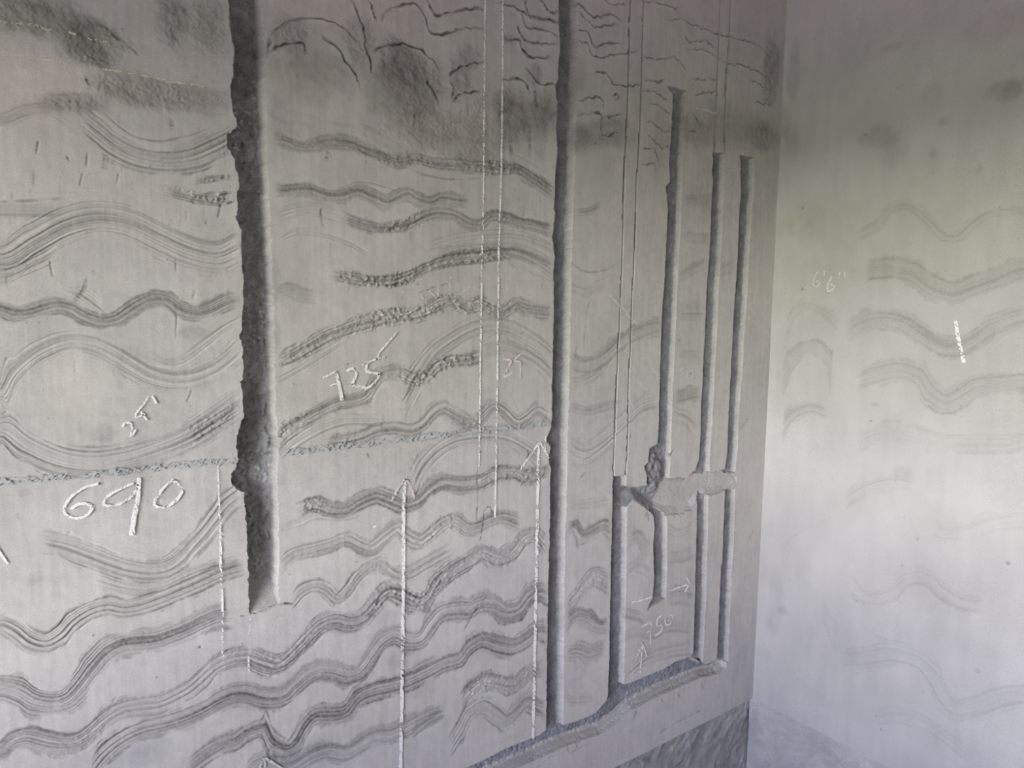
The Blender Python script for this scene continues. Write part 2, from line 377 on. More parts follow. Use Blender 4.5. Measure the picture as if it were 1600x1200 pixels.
# single scratches and faint comb strokes: points, half width, strength
SCRATCH = [
 ([(633,260),(667,273),(707,280),(750,278)],1.3,.3), ([(0,316),(50,313),(100,310)],2,.3), ([(543,290),(565,284),(590,288),(620,297)],1.2,.2),
 ([(163,176),(190,200),(215,214),(250,220),(290,213),(330,201)],1.5,.3), ([(890,407),(913,423),(940,424),(965,412)],1.2,.3),
 ([(746,728),(746,783),(745,822)],.9,.7), ([(756,800),(754,825),(750,846)],1.2,.55), ([(757,798),(765,792),(772,806)],1.3,.5),
 ([(437,705),(452,690),(470,676)],1.2,.35), ([(630,627),(640,612),(652,598)],1.2,.35), ([(642,735),(655,712),(664,700)],1.2,.35),
 ([(660,500),(688,478),(712,466)],1.2,.35), ([(655,457),(672,452),(690,445),(705,442)],1.0,.35),
 ([(718,1088),(724,1078),(733,1071)],1.2,.5), ([(733,1085),(742,1068),(752,1060)],1.4,.5), ([(703,1150),(722,1118),(730,1100)],1.3,.45),
 ([(672,938),(682,920),(692,906)],1.6,.5), ([(684,905),(690,895),(694,893)],1.6,.5), ([(574,965),(586,950),(594,934)],2,.5), ([(725,985),(738,962),(748,948)],1.4,.5),
 ([(437,945),(447,943),(459,944)],1.6,.8), ([(376,963),(386,963)],1.0,.6), ([(1040,728),(1046,716),(1055,698)],1.1,.5), ([(1010,808),(1013,800),(1014,816)],1.2,.6),
 ([(1055,812),(1055,800)],.8,.5), ([(1158,672),(1166,658),(1172,653)],1.0,.4), ([(1170,845),(1178,828)],.9,.4),
 ([(995,1110),(990,1125)],2.2,.45), ([(1034,1092),(1038,1100)],1.3,.5), ([(1060,1082),(1062,1090)],1.3,.5), ([(1096,1068),(1100,1076)],1.4,.4),
 ([(886,1165),(889,1174)],1.2,.5), ([(900,1160),(903,1168)],1.2,.4), ([(934,1143),(937,1150)],1.4,.5), ([(890,1178),(905,1170),(925,1160)],.8,.3),
 ([(1030,1145),(1065,1125),(1100,1107)],.9,.3), ([(830,1205),(850,1190),(870,1178)],.9,.3), ([(134,118),(137,128),(140,132)],2,.6),
 ([(175,52),(188,62)],2,.45), ([(155,35),(175,50),(198,68)],2.5,.3), ([(200,70),(215,85)],1.5,.4), ([(283,8),(292,22)],3,.35),
 ([(420,520),(428,530)],1.5,-.35), ([(852,1010),(848,1000)],1.2,.4), ([(915,740),(906,748)],1.2,.3),
 ([(903,690),(906,684)],1.4,.4), ([(823,715),(827,710),(824,704)],1.4,.6), ([(574,708),(578,714)],1.6,.5), ([(985,686),(986,680)],1.2,.5),
 ([(505,352),(502,330),(503,326)],1.6,.3), ([(510,250),(513,238),(516,244)],3,.4), ([(573,250),(572,257)],1.2,.3),
 ([(183,285),(186,270)],1.2,.3), ([(341,340),(346,318)],1.6,.45), ([(322,350),(323,343)],1.4,.4), ([(275,405),(276,425)],1,.25), ([(78,406),(83,432)],1.4,.3),
 ([(270,200),(269,186)],3.2,.3), ([(57,240),(60,220)],1.6,.25), ([(125,290),(130,270)],1.6,.3), ([(135,260),(137,240)],1.6,.25), ([(105,245),(108,250)],1.8,.5),
 ([(165,265),(168,240)],4,.2), ([(118,470),(130,455),(138,433)],3,.3), ([(275,530),(276,490)],1,.3), ([(302,466),(304,452)],2,.25),
 ([(300,610),(293,628)],1.2,.4), ([(310,1012),(314,1010)],2,.6), ([(245,1057),(246,1060)],1.6,.5), ([(855,692),(860,686)],2.5,.5),
 ([(913,545),(917,500),(922,470)],1.3,.25), ([(900,560),(903,540)],1.2,.2), ([(800,240),(798,215)],3.5,.35), ([(830,235),(828,195)],3,.3),
 ([(720,190),(722,170)],2,.25), ([(840,170),(836,140)],3,.4), ([(647,210),(650,170)],2.5,.25), ([(733,180),(730,150)],2,.3),
]
BLOTS = [ # x, y, rx, ry, dark, tint
 (70,30,90,40,.30,(-.01,0,-.012)), (150,62,60,45,.32,(-.012,.002,-.01)), (270,30,35,60,.30,(-.02,.006,-.006)), (330,40,45,50,.22,(-.012,.003,-.006)), (140,85,45,22,.25,None),
 (30,130,120,60,-.05,(.012,.006,-.006)), (255,150,125,30,.20,(.006,-.004,-.008)), (120,160,60,22,.22,None), (90,165,60,15,.1,None),
 (450,55,35,40,.26,None), (480,120,60,45,.14,(.008,0,-.004)), (560,70,25,45,.22,None), (645,130,55,55,.30,(.008,-.004,-.004)), (630,95,40,35,.22,None), (720,120,26,36,.24,(.006,-.004,-.002)), (735,90,18,20,.22,None),
 (660,195,70,45,.20,(.008,-.002,-.006)), (745,205,45,60,.20,(.006,-.002,-.006)), (805,185,40,48,.30,(.008,-.004,-.002)), (850,180,26,40,.32,(.006,-.004,-.002)), (835,120,14,20,.22,None), (795,60,14,12,.2,None),
 (440,180,22,45,.14,None), (900,215,30,30,.22,None), (960,210,55,30,.22,None), (900,110,20,30,.12,None), (1030,230,22,60,.14,None), (1090,205,30,35,.2,None),
 (1100,290,30,60,.10,None), (1205,110,16,60,.30,(-.004,-.004,0)), (1190,215,28,26,.26,None), (1140,190,50,45,.15,None), (1195,320,24,120,.08,None),  # last patch paints the shade beside the corner into the wall tone
 (1068,620,20,14,.12,None), (300,520,30,14,.22,None), (203,550,22,16,.14,None), (265,770,20,14,.14,None), (160,680,22,14,.20,None), (165,645,8,10,.12,None), (38,770,16,9,.16,None), (55,905,22,14,.18,None),
 (320,600,18,16,.1,None), (100,600,70,60,-.05,(.01,.002,-.004)), (620,1030,25,20,.12,None), (660,1060,20,40,.12,None), (430,430,10,40,.16,None), (430,520,9,30,.14,None), (430,350,12,30,.12,None), (470,1190,70,30,.16,(-.012,-.002,.002)),
 (220,1180,60,25,.10,(-.01,-.002,.004)), (410,950,40,14,.1,(.012,.004,-.004)), (620,170,20,30,.12,None), (520,440,60,50,-.03,None),
]
RIGHT_BLOTS = [
 (1440,340,330,120,.06,(.000,.005,-.018)), (1260,420,90,120,.06,(.000,.004,-.012)),  # both patches paint greenish outdoor light into the wall colour
 (1375,215,36,22,.24,(-.004,-.002,.002)), (1395,240,28,30,.14,None), (1575,143,34,20,.24,None), (1400,72,26,9,.14,(.006,-.006,-.004)), (1457,240,12,14,.16,None), (1475,190,14,10,.16,None), (1455,155,26,30,.10,None),
 (1550,40,60,30,.10,(.012,-.004,.004)), (1300,110,60,60,.06,None), (1240,120,10,60,.18,None), (1236,230,14,40,.14,None), (1225,190,12,30,.12,None), (1530,265,8,14,.16,None), (1300,80,80,60,.04,None),
 (1225,600,18,60,.08,None), (1260,340,40,40,.06,None), (1223,955,9,7,.18,None), (1410,740,22,14,.09,None), (1366,632,7,4,.2,None), (1527,1048,6,4,.22,None), (1375,996,12,4,.14,None), (1434,842,3,3,.3,None), (1575,880,4,3,.35,None), (1254,452,2,3,.5,None), (1361,658,1.5,2,.5,None),
 (1210,950,14,60,.10,None), (1500,1000,60,20,.04,None),
]

# smears of thin dark slurry dragged over the plaster (same survey as the bands)
SMEARS = [
 ([(148,122),(175,130),(215,140),(260,150),(320,155),(368,158)],25,.22), ([(60,160),(100,158),(140,158),(165,165)],14,.22),
 ([(432,100),(470,95),(520,110),(560,130)],30,.14), ([(560,150),(620,165),(690,185),(760,195),(862,200)],52,.14), ([(575,140),(640,130),(690,150)],36,.16),
 ([(770,205),(810,190),(864,195)],34,.22), ([(890,215),(930,212),(975,208)],24,.20), ([(640,205),(700,225),(780,235)],20,.14),
 ([(-30,20),(40,28),(110,45),(175,62)],30,.20), ([(120,70),(150,85),(175,95)],22,.22), ([(240,20),(300,30),(358,28)],34,.18), ([(420,185),(470,195),(560,205)],20,.08),
 ([(1060,205),(1100,200),(1160,205),(1205,215)],30,.12),
]

# ---------------------------------------------------------------- chases cut into the left wall (lip outlines)
def chase(left, floor_right, off, top=None, bottom=None):
    right = [(x+off, y) for x, y in floor_right]
    poly = list(left)
    if bottom: poly += bottom
    poly += list(reversed(right))
    if top: poly += top
    return poly
CH = {}
CH['wide'] = dict(depth=.044, floor=(.34,.345,.35), jag=2.4, rough=.008, speck=1, poly=chase(
 [(352,-420),(356,-200),(358,0),(357,40),(363,63),(365,87),(363,117),(360,147),(363,167),(370,197),(354,210),(355,232),(366,250),(367,253),(373,287),(371,325),(369,340),(377,360),(377,400),(380,433),(381,467),(378,513),(374,525),(380,540),(381,587),(375,597),(380,613),(380,653),(373,670),(370,700),(374,718),(363,740),(362,753),(369,763),(382,770),(384,800),(386,833),(387,870),(388,900),(389,930),(390,962)],
 [(390,-420),(396,-200),(398,0),(401,50),(402,100),(405,200),(408,300),(413,400),(417,500),(419,600),(420,650),(424,683),(425,720),(422,750),(423,800),(424,870),(424,925),(425,945)],12,bottom=[(410,957)]))
CH['tall'] = dict(depth=.026, floor=(.225,.227,.24), jag=1.9, rough=.003, poly=chase(
 [(878,-420),(875,-200),(872,0),(873,20),(872,33),(875,67),(872,110),(873,123),(867,133),(868,153),(872,160),(868,200),(871,233),(868,260),(867,300),(865,327),(868,333),(863,367),(867,400),(865,427),(866,483),(864,550),(863,600),(862,667),(854,686),(860,700),(857,714),(860,733),(859,800),(858,850),(857,900),(855,1000),(854,1100),(853,1138),(856,1160)],
 [(898,-420),(895,-200),(892,0),(891,100),(888,200),(885,300),(882,400),(881,433),(879,550),(876,667),(874,733),(873,800),(871,833),(870,967),(869,1100),(868,1145)],12))
CH['inner_left'] = dict(depth=.019, floor=(.225,.227,.24), jag=1.3, rough=.003, poly=chase(
 [(959,744),(958,779),(957,800),(955,867),(953,967),(952,1033),(950,1090)],
 [(966,744),(968,779),(967,800),(966,900),(965,967),(963,1033),(962,1085)],13))
CH['middle_upper'] = dict(depth=.017, floor=(.225,.227,.24), jag=1.4, rough=.003, poly=chase(
 [(1040,133),(1051,147),(1050,180),(1048,217),(1045,253),(1047,284),(1040,292),(1042,310),(1044,327),(1042,367),(1041,400),(1038,450),(1035,480),(1033,533),(1031,600),(1030,653),(1028,693),(1015,701),(1013,723),(1007,728),(1012,748),(1011,760)],
 [(1058,142),(1058,167),(1056,200),(1053,250),(1051,300),(1049,367),(1047,400),(1044,450),(1041,517),(1039,567),(1036,633),(1034,683),(1033,720),(1032,745),(1031,764)],15))
CH['middle_lower'] = dict(depth=.017, floor=(.225,.227,.24), jag=1.3, rough=.003, poly=chase(
 [(1010,786),(1014,797),(1022,807),(1023,825),(1021,852),(1022,900),(1020,933),(1010,955)],
 [(1022,786),(1028,800),(1029,833),(1028,900),(1027,935)],14,bottom=[(1022,946)]))
CH['right_upper'] = dict(depth=.017, floor=(.225,.227,.24), jag=1.3, rough=.003, poly=chase(
 [(1113,238),(1115,253),(1112,267),(1115,283),(1113,300),(1111,350),(1109,400),(1105,450),(1103,500),(1100,550),(1098,600),(1096,633),(1095,683),(1092,720),(1085,738),(1084,748)],
 [(1119,239),(1119,267),(1118,317),(1116,367),(1114,400),(1110,467),(1107,533),(1104,583),(1102,633),(1099,683),(1096,728),(1096,746)],13))
CH['right_lower'] = dict(depth=.017, floor=(.225,.227,.24), jag=1.1, rough=.003, poly=chase(
 [(1077,752),(1082,764),(1090,777),(1089,807),(1088,862),(1087,900),(1085,967),(1083,1020),(1078,1030)],
 [(1090,758),(1094,775),(1094,825),(1092,880),(1091,933),(1087,1000),(1085,1036)],13))
CH['outer_upper'] = dict(depth=.017, floor=(.225,.227,.24), jag=1.1, rough=.003, poly=chase(
 [(1155,242),(1158,253),(1157,267),(1158,300),(1155,333),(1153,400),(1148,467),(1145,517),(1142,583),(1138,667),(1137,707),(1133,733),(1130,744)],
 [(1165,246),(1164,300),(1161,333),(1156,400),(1152,483),(1148,533),(1146,583),(1142,633),(1139,700),(1135,738)],14))
CH['outer_lower'] = dict(depth=.017, floor=(.225,.227,.24), jag=1.1, rough=.003, poly=chase(
 [(1133,764),(1132,797),(1130,843),(1129,880),(1127,883),(1123,967),(1120,1036)],
 [(1137,764),(1135,850),(1132,883),(1129,950),(1126,1036)],12))
MID_UP = [(957,747),(974,751),(976,760),(990,761),(1011,757),(1013,735),(1038,733),(1042,745),(1055,747),(1064,744),(1075,746),(1080,739),(1088,733),(1102,735),(1113,737),(1121,736),(1133,734),(1145,738),(1150,745)]
MID_LO = [(957,800),(975,800),(984,789),(992,784),(1003,789),(1011,797),(1026,806),(1045,806),(1062,806),(1080,798),(1092,784),(1104,776),(1132,769),(1146,760),(1152,752)]
CH['cross_mid'] = dict(depth=.016, floor=(.19,.19,.20), jag=3.0, rough=.006, poly=MID_UP+list(reversed(MID_LO)))
BOT_UP = [(520,1292),(640,1238),(690,1217),(727,1200),(757,1187),(793,1168),(843,1148),(853,1140),(870,1131),(878,1134),(903,1126),(930,1115),(947,1096),(951,1086),(966,1066),(976,1070),(1007,1058),(1037,1045),(1057,1033),(1078,1026),(1083,1020),(1092,1034),(1103,1038),(1120,1031)]
BOT_LO = [(520,1342),(640,1288),(700,1254),(757,1224),(800,1204),(840,1186),(875,1170),(910,1157),(940,1147),(967,1128),(987,1110),(1017,1094),(1040,1083),(1080,1065),(1095,1059),(1122,1053),(1134,1045),(1136,1034)]
CH['cross_low'] = dict(depth=.026, floor=(.225,.227,.24), jag=1.0, rough=.004, poly=BOT_UP+list(reversed(BOT_LO)))
def slot(pts, w):
    return [(x-w, y) for x, y in pts]+[(x+w, y) for x, y in reversed(pts)]
SAW = [
 [(1003,-420),(994,-200),(985,0),(983,67),(982,117),(980,183),(977,233),(975,300),(973,400),(970,467),(967,533),(964,600),(962,667),(959,733),(960,746)],
 [(1026,-420),(1016,-200),(1006,0),(1004,67),(1002,133),(1000,200),(997,250),(994,300),(994,333),(992,400),(988,467),(986,533),(983,600),(982,667),(979,733),(974,750)],
 [(1144,-420),(1135,-200),(1126,0),(1123,67),(1121,133),(1118,200),(1117,240)],
 [(1160,-420),(1151,-200),(1142,0),(1139,67),(1135,117),(1133,183),(1132,239)],
]
for i, s in enumerate(SAW):
    CH['saw%d' % i] = dict(depth=.006, floor=(.17,.16,.15), jag=.8, rough=.001, saw=True, poly=slot(catmull(s, 3).tolist(), 0.75))

# ---------------------------------------------------------------- build the left wall surface
LW = Wall('left')
xs = np.concatenate([np.arange(-260, -14, 4.0), np.arange(-14, 1170, 1.4)])
acols = np.array([LW.av(x, 600)[0] for x in xs])
a_last = acols[-1]
acols = np.concatenate([np.linspace(ROOM_X-0.02, acols[0]-0.02, 28), acols, np.arange(a_last+0.004, 0.0, 0.004), [0.0, 0.012]])
LW.lattice(acols, -14, 1214, 880, ROOM_Z, Z_EDGE, 20, 70)
AA, VV = LW.AA, LW.V
print('left lattice', VV.shape)
# trowelled ground: slow undulation, upright brush streaks, mottling
LW.H += 0.0022*fbm(AA*3.1, VV*3.1, 3, 5)+0.0004*fbm(AA*40, VV*40, 3, 6)
LW.M *= 1+0.10*fbm(AA*3, VV*3, 4, 11)+0.055*vnoise(AA*170, VV*9, 12)+0.05*fbm(AA*30, VV*18, 3, 13)+0.03*vnoise(AA*420, VV*60, 15)+0.06*fbm(AA*75+VV*20, VV*75, 2, 16)
LW.T += 0.012*fbm(AA*2.2, VV*2.2, 3, 14)[..., None]*np.array([1, .1, -1.0])
for i, b in enumerate(BLOTS):
    LW.blot(b[0], b[1], b[2], b[3], b[4]*(1.12 if b[1] < 260 else 1), tint=b[5], seed=100+i, rough=0.0016 if b[4] > .18 and b[1] < 260 else 0, grain=2.0)
for i, (pts, w, dk) in enumerate(SMEARS):
    LW.band(pts, w, dk*0.7, 0.06, 0.0, teeth=3, lab=0, seed=900+i*11)
NB = len(LEFT_BANDS)
for i, (pts, w, dk, rough, ln) in enumerate(LEFT_BANDS):
    LW.band(pts, w*(1.14 if min(p[1] for p in pts) > 830 else 1.04), dk*(1.18 if max(p[1] for p in pts) > 780 else 1.08), rough*2.1, ln, teeth=max(4, w*0.62), lab=i+1, seed=1000+i*13)
for i, c in enumerate(CRACKS):
    LW.line(c, 2.05 if c[0][0] < 900 else 1.25, .68 if c[0][0] < 1000 else .46, depth=.0026, lip=.0026, jit=2.6, soft=.9, seed=2000+i)
for i, (c, w, dk) in enumerate(SCRATCH):
    LW.line(c, w, dk, depth=.0012, jit=.8, soft=.9, seed=3000+i)
rnd = random.Random(3)
for i in range(90):                              # short runs of thin slurry
    x = rnd.uniform(0, 860); y = rnd.choice([rnd.uniform(170, 460), rnd.uniform(170, 460), rnd.uniform(300, 900)])
    L = rnd.uniform(6, 26)
    LW.line([(x, y), (x+rnd.uniform(-1, 1), y+L/2), (x+rnd.uniform(-2, 2), y+L)], rnd.uniform(.8, 2.2), rnd.uniform(.08, .24), depth=.0003, jit=.8, soft=1, seed=4000+i)
for i in range(150):                             # pin holes and specks
    x = rnd.uniform(0, 1180); y = rnd.uniform(20, 1180)
    LW.blot(x, y, rnd.uniform(1, 2.4), rnd.uniform(1, 2.2), rnd.uniform(.2, .6), ragged=.2, seed=5000+i)
H_face = LW.H.copy()
M_face = LW.M.copy()

# ---- cut the chases
def resample_poly(poly_px, jag, seed, step=0.0022):
    P = np.array([LW.av(x, y) for x, y in poly_px])
    out = []
    n = len(P)
    for i in range(n):
        p, q = P[i], P[(i+1) % n]
        L = np.hypot(*(q-p)); k = max(1, int(L/step))
        e = (q-p)/max(L, 1e-9); nn = np.array([-e[1], e[0]])
        for j in range(k):
            r = p+(q-p)*j/k
            o = vnoise(np.array([r[0]*330.]), np.array([r[1]*330.]), seed)[0]*0.6+vnoise(np.array([r[0]*95.]), np.array([r[1]*95.]), seed+1)[0]*0.7
            out.append(r+nn*o*jag*0.0012)
    return np.array(out)
SDF = np.full(VV.shape, 1.0)
NEARP = np.zeros(VV.shape+(2,))
CHLAB = np.full(VV.shape, -1, np.int32)
names = list(CH)
cell = np.gradient(LW.A)
cell_full = np.broadcast_to(np.minimum(cell, 0.006), VV.shape)
for ci, nm in enumerate(names):
    c = CH[nm]
    P = resample_poly(c['poly'], c['jag'], 50+ci*3, 0.006 if c.get('saw') else 0.0022)
    c['P'] = P
    pad = 0.02
    c0, c1 = np.searchsorted(LW.A, [P[:, 0].min()-pad, P[:, 0].max()+pad])
    V = VV[:, c0:c1]
    idx = np.nonzero((V > P[:, 1].min()-pad) & (V < P[:, 1].max()+pad))
    a = LW.A[c0:c1][idx[1]]; v = V[idx]
    order = np.argsort(v); a_s = a[order]; v_s = v[order]
    best = np.full(a.shape, 1e9); bx = np.zeros(a.shape); by = np.zeros(a.shape); ins = np.zeros(a.shape, bool)
    Q = np.roll(P, -1, 0)
    for p, q in zip(P, Q):
        lo, hi = min(p[1], q[1]), max(p[1], q[1])
        i0, i1 = np.searchsorted(v_s, [lo, hi])
        if i1 > i0 and q[1] != p[1]:
            xi = p[0]+(v_s[i0:i1]-p[1])/(q[1]-p[1])*(q[0]-p[0])
            ins[i0:i1] ^= a_s[i0:i1] < xi
        i0, i1 = np.searchsorted(v_s, [lo-pad, hi+pad])
        aa = a_s[i0:i1]; vv = v_s[i0:i1]
        e = q-p; L2 = e@e+1e-14
        t = np.clip(((aa-p[0])*e[0]+(vv-p[1])*e[1])/L2, 0, 1)
        px = p[0]+t*e[0]; py = p[1]+t*e[1]
        r = (aa-px)**2+(vv-py)**2
        b = r < best[i0:i1]
        k = np.nonzero(b)[0]+i0
        best[k] = r[b]; bx[k] = px[b]; by[k] = py[b]
    sd = np.sqrt(best); sd = np.where(ins, -np.minimum(sd, 0.5), np.minimum(sd, 0.5))
    un = np.empty(a.shape); un[order] = sd
    ux = np.empty(a.shape); ux[order] = bx; uy = np.empty(a.shape); uy[order] = by
    gi = (idx[0], idx[1]+c0)
    better = un < SDF[gi]
    g = (gi[0][better], gi[1][better])
    SDF[g] = un[better]; NEARP[g] = np.stack([ux[better], uy[better]], -1); CHLAB[g] = ci
# snap the lattice to the lips, then sink what lies inside
PA = AA.copy(); PV = VV.copy()
saw_id = np.array([bool(CH[n].get('saw')) for n in names])
is_saw = np.zeros(VV.shape, bool); is_saw[CHLAB >= 0] = saw_id[CHLAB[CHLAB >= 0]]
lip_m = (np.abs(SDF) < 0.5*cell_full) & (CHLAB >= 0) & ~is_saw
PA[lip_m] = NEARP[lip_m][:, 0]; PV[lip_m] = NEARP[lip_m][:, 1]
inside = (((SDF < 0) & ~is_saw) | (is_saw & (SDF < 0.12*cell_full))) & ~lip_m & (CHLAB >= 0)
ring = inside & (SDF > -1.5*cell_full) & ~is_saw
dirn = np.stack([AA, VV], -1)-NEARP
ln = np.linalg.norm(dirn, axis=-1, keepdims=True); dirn = dirn/np.maximum(ln, 1e-9)
PA[ring] = (NEARP[ring]+dirn[ring]*0.0022)[:, 0]; PV[ring] = (NEARP[ring]+dirn[ring]*0.0022)[:, 1]
depth_of = np.array([CH[n]['depth'] for n in names]); rough_of = np.array([CH[n]['rough'] for n in names])
floor_of = np.array([CH[n]['floor'] for n in names])
cl = np.where(CHLAB < 0, 0, CHLAB)
DEP = depth_of[cl]
nzf = 0.45*fbm(AA*55, VV*55, 3, 77)+0.35*fbm(AA*18, VV*12, 3, 78)+0.45*vnoise(AA*150+VV*60, VV*150-AA*60, 79)
fl = DEP+rough_of[cl]*nzf
# sloping ends and ledges
def lo_curve(pts):
    P = np.array([LW.av(x, y) for x, y in pts]); o = np.argsort(P[:, 0]); return np.interp(LW.A, P[o, 0], P[o, 1])
lowv = lo_curve(BOT_LO); midv = lo_curve(MID_LO); midu = lo_curve(MID_UP)
k_low = names.index('cross_low'); k_mid = names.index('cross_mid'); k_w = names.index('wide')
ledge = np.clip((VV-lowv[None]), 0, 1)*2.2+0.002+0.001*nzf
fl = np.where(cl == k_low, np.minimum(fl, ledge), fl)
dmid = np.interp(LW.A, [LW.av(957, 760)[0], LW.av(1012, 760)[0], LW.av(1034, 760)[0], LW.av(1050, 760)[0], LW.av(1100, 755)[0], LW.av(1150, 750)[0]], [.021, .022, .018, .015, .014, .009])
mled = np.clip((VV-midv[None]), 0, 1)*0.55+0.001+0.0014*nzf
fl = np.where(cl == k_mid, np.minimum(np.maximum(dmid[None]+0.22*rough_of[k_mid]*nzf, 0.002), np.maximum(mled, 0.001)), fl)
wb = LW.av(405, 956)[1]
fl = np.where(cl == k_w, np.minimum(fl, np.clip(VV-wb, 0, 1)*0.9+0.002), fl)
mb = np.zeros(VV.shape)
fl = np.where(ring, fl*0.92, fl)
# a lump of mortar left where the middle chase meets the cross cut
la, lv = LW.av(1024, 740)
lump = 0.024*np.exp(-(((AA-la)/0.030)**2+((VV-lv)/0.042)**2))*(1+0.8*vnoise(AA*120, VV*120, 91))
fl = np.where(inside, np.maximum(fl-np.clip(lump, 0, 1), 0.003), fl)
LW.H = np.where(inside, H_face*0.2-fl, LW.H)
LW.H = np.where(lip_m, H_face, LW.H)

# ---- colours
PLASTER = np.array([.455, .434, .405])
colr = PLASTER*M_face[..., None]+LW.T*np.clip(M_face, .3, 1)[..., None]
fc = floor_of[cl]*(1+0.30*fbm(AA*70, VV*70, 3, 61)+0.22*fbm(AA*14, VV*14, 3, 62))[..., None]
sp = np.clip(vnoise(AA*170+VV*95, VV*170-AA*95, 63)-0.5, 0, 1)*1.6*(cl == k_w)*np.clip(0.5+vnoise(AA*12, VV*12, 64), 0, 1)*(VV > 1.2)
fc = fc+sp[..., None]*np.array([.55, .53, .48])
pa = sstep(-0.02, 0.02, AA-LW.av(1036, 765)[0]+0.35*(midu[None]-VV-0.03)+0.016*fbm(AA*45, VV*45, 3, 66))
lip_shade = sstep(0.013, 0.004, midu[None]-VV+0.008*fbm(AA*50, VV*50, 3, 67))*sstep(0.02, -0.02, AA-LW.av(1108, 750)[0])  # shadow under the upper lip, painted into the fill colour
pa = pa*(1-0.85*lip_shade)*(cl == k_mid)
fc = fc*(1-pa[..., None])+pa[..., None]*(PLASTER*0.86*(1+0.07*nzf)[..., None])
ledge_c = ((cl == k_low) & (VV-lowv[None] < 0.022)) | ((cl == k_w) & (VV-wb < 0.03))
fc = np.where(ledge_c[..., None], PLASTER*0.86*(1+0.14*nzf)[..., None], fc)
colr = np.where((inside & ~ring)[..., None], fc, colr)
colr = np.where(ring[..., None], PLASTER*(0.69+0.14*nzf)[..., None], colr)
low_ring = ring & (cl == k_low)
colr = np.where(low_ring[..., None], PLASTER*(0.9+0.05*nzf)[..., None], colr)
colr = np.where(lip_m[..., None], colr*0.93, colr)
colr = np.clip(colr, 0.01, 0.9)

# ---- normals of the trowelled face
def face_normals(wall, Hf):
    P = wall.point(wall.AA, wall.V, Hf)
    du = np.gradient(P, axis=1); dv = np.gradient(P, axis=0)
    n = np.cross(du, dv)
    n /= np.linalg.norm(n, axis=-1, keepdims=True)+1e-12
    inward = np.array([0, -1.0, 0]) if wall.side == 'left' else np.array([-1.0, 0, 0])
    s = np.sign(n@inward)[..., None]
    return n*s

# ---------------------------------------------------------------- materials
def new_mat(name, rough=0.9):
    m = bpy.data.materials.new(name); m.use_nodes = True
    nt = m.node_tree; b = nt.nodes['Principled BSDF']
    b.inputs['Roughness'].default_value = rough
    b.inputs['Specular IOR Level'].default_value = 0.25
    return m, nt, b
def cement_mat(name, color=None, grain=420.0, amp=0.10, bump=0.25, dist=0.0006, big=9.0):
    m, nt, b = new_mat(name)
    tc = nt.nodes.new('ShaderNodeTexCoord')
    n1 = nt.nodes.new('ShaderNodeTexNoise'); n1.inputs['Scale'].default_value = grain; n1.inputs['Detail'].default_value = 3
    n2 = nt.nodes.new('ShaderNodeTexNoise'); n2.inputs['Scale'].default_value = big; n2.inputs['Detail'].default_value = 5
    for n in (n1, n2): nt.links.new(tc.outputs['Object'], n.inputs['Vector'])
    mr = nt.nodes.new('ShaderNodeMapRange'); mr.inputs['From Min'].default_value = .25; mr.inputs['From Max'].default_value = .75
    mr.inputs['To Min'].default_value = 1-amp; mr.inputs['To Max'].default_value = 1+amp
    nt.links.new(n1.outputs['Fac'], mr.inputs['Value'])
    mr2 = nt.nodes.new('ShaderNodeMapRange'); mr2.inputs['From Min'].default_value = .25; mr2.inputs['From Max'].default_value = .75
    mr2.inputs['To Min'].default_value = 1-amp*.6; mr2.inputs['To Max'].default_value = 1+amp*.6
    nt.links.new(n2.outputs['Fac'], mr2.inputs['Value'])
    mu = nt.nodes.new('ShaderNodeMath'); mu.operation = 'MULTIPLY'
    nt.links.new(mr.outputs[0], mu.inputs[0]); nt.links.new(mr2.outputs[0], mu.inputs[1])
    vm = nt.nodes.new('ShaderNodeVectorMath'); vm.operation = 'SCALE'
    if color is None:
        at = nt.nodes.new('ShaderNodeAttribute'); at.attribute_name = 'cement_tone'
        nt.links.new(at.outputs['Color'], vm.inputs[0])
    else:
        vm.inputs[0].default_value = color
    nt.links.new(mu.outputs[0], vm.inputs['Scale'])
    nt.links.new(vm.outputs[0], b.inputs['Base Color'])
    bp = nt.nodes.new('ShaderNodeBump'); bp.inputs['Strength'].default_value = bump; bp.inputs['Distance'].default_value = dist
    nt.links.new(n1.outputs['Fac'], bp.inputs['Height']); nt.links.new(bp.outputs['Normal'], b.inputs['Normal'])
    return m
MAT_PLASTER = cement_mat('trowelled_cement_plaster')
MAT_CHASE = cement_mat('broken_cement', grain=300, amp=.18, bump=.5, dist=.0015)
MAT_ROOM = cement_mat('grey_cement_render', (.46, .43, .38), grain=120, amp=.08)
MAT_FLOOR = cement_mat('dusty_brown_floor', (.20, .165, .135), grain=60, amp=.15, dist=.003)
MAT_SOIL = cement_mat('bare_red_brown_soil', (.36, .235, .18), grain=6, amp=.2, dist=.03, big=.4)
MAT_GRASS = cement_mat('short_green_grass', (.17, .20, .035), grain=20, amp=.3, dist=.03, big=.5)
def chalk_mat(name, c):
    return cement_mat(name, c, grain=900, amp=.12, bump=.3, dist=.0003)
CHALK = {'white': chalk_mat('white_chalk', (.77, .75, .73)), 'thin': chalk_mat('thin_white_chalk', (.56, .545, .52)),
         'pink': chalk_mat('pink_chalk', (.66, .575, .57)), 'yellow': chalk_mat('yellow_chalk', (.62, .57, .42)), 'blue': chalk_mat('blue_chalk', (.418, .430, .424))}

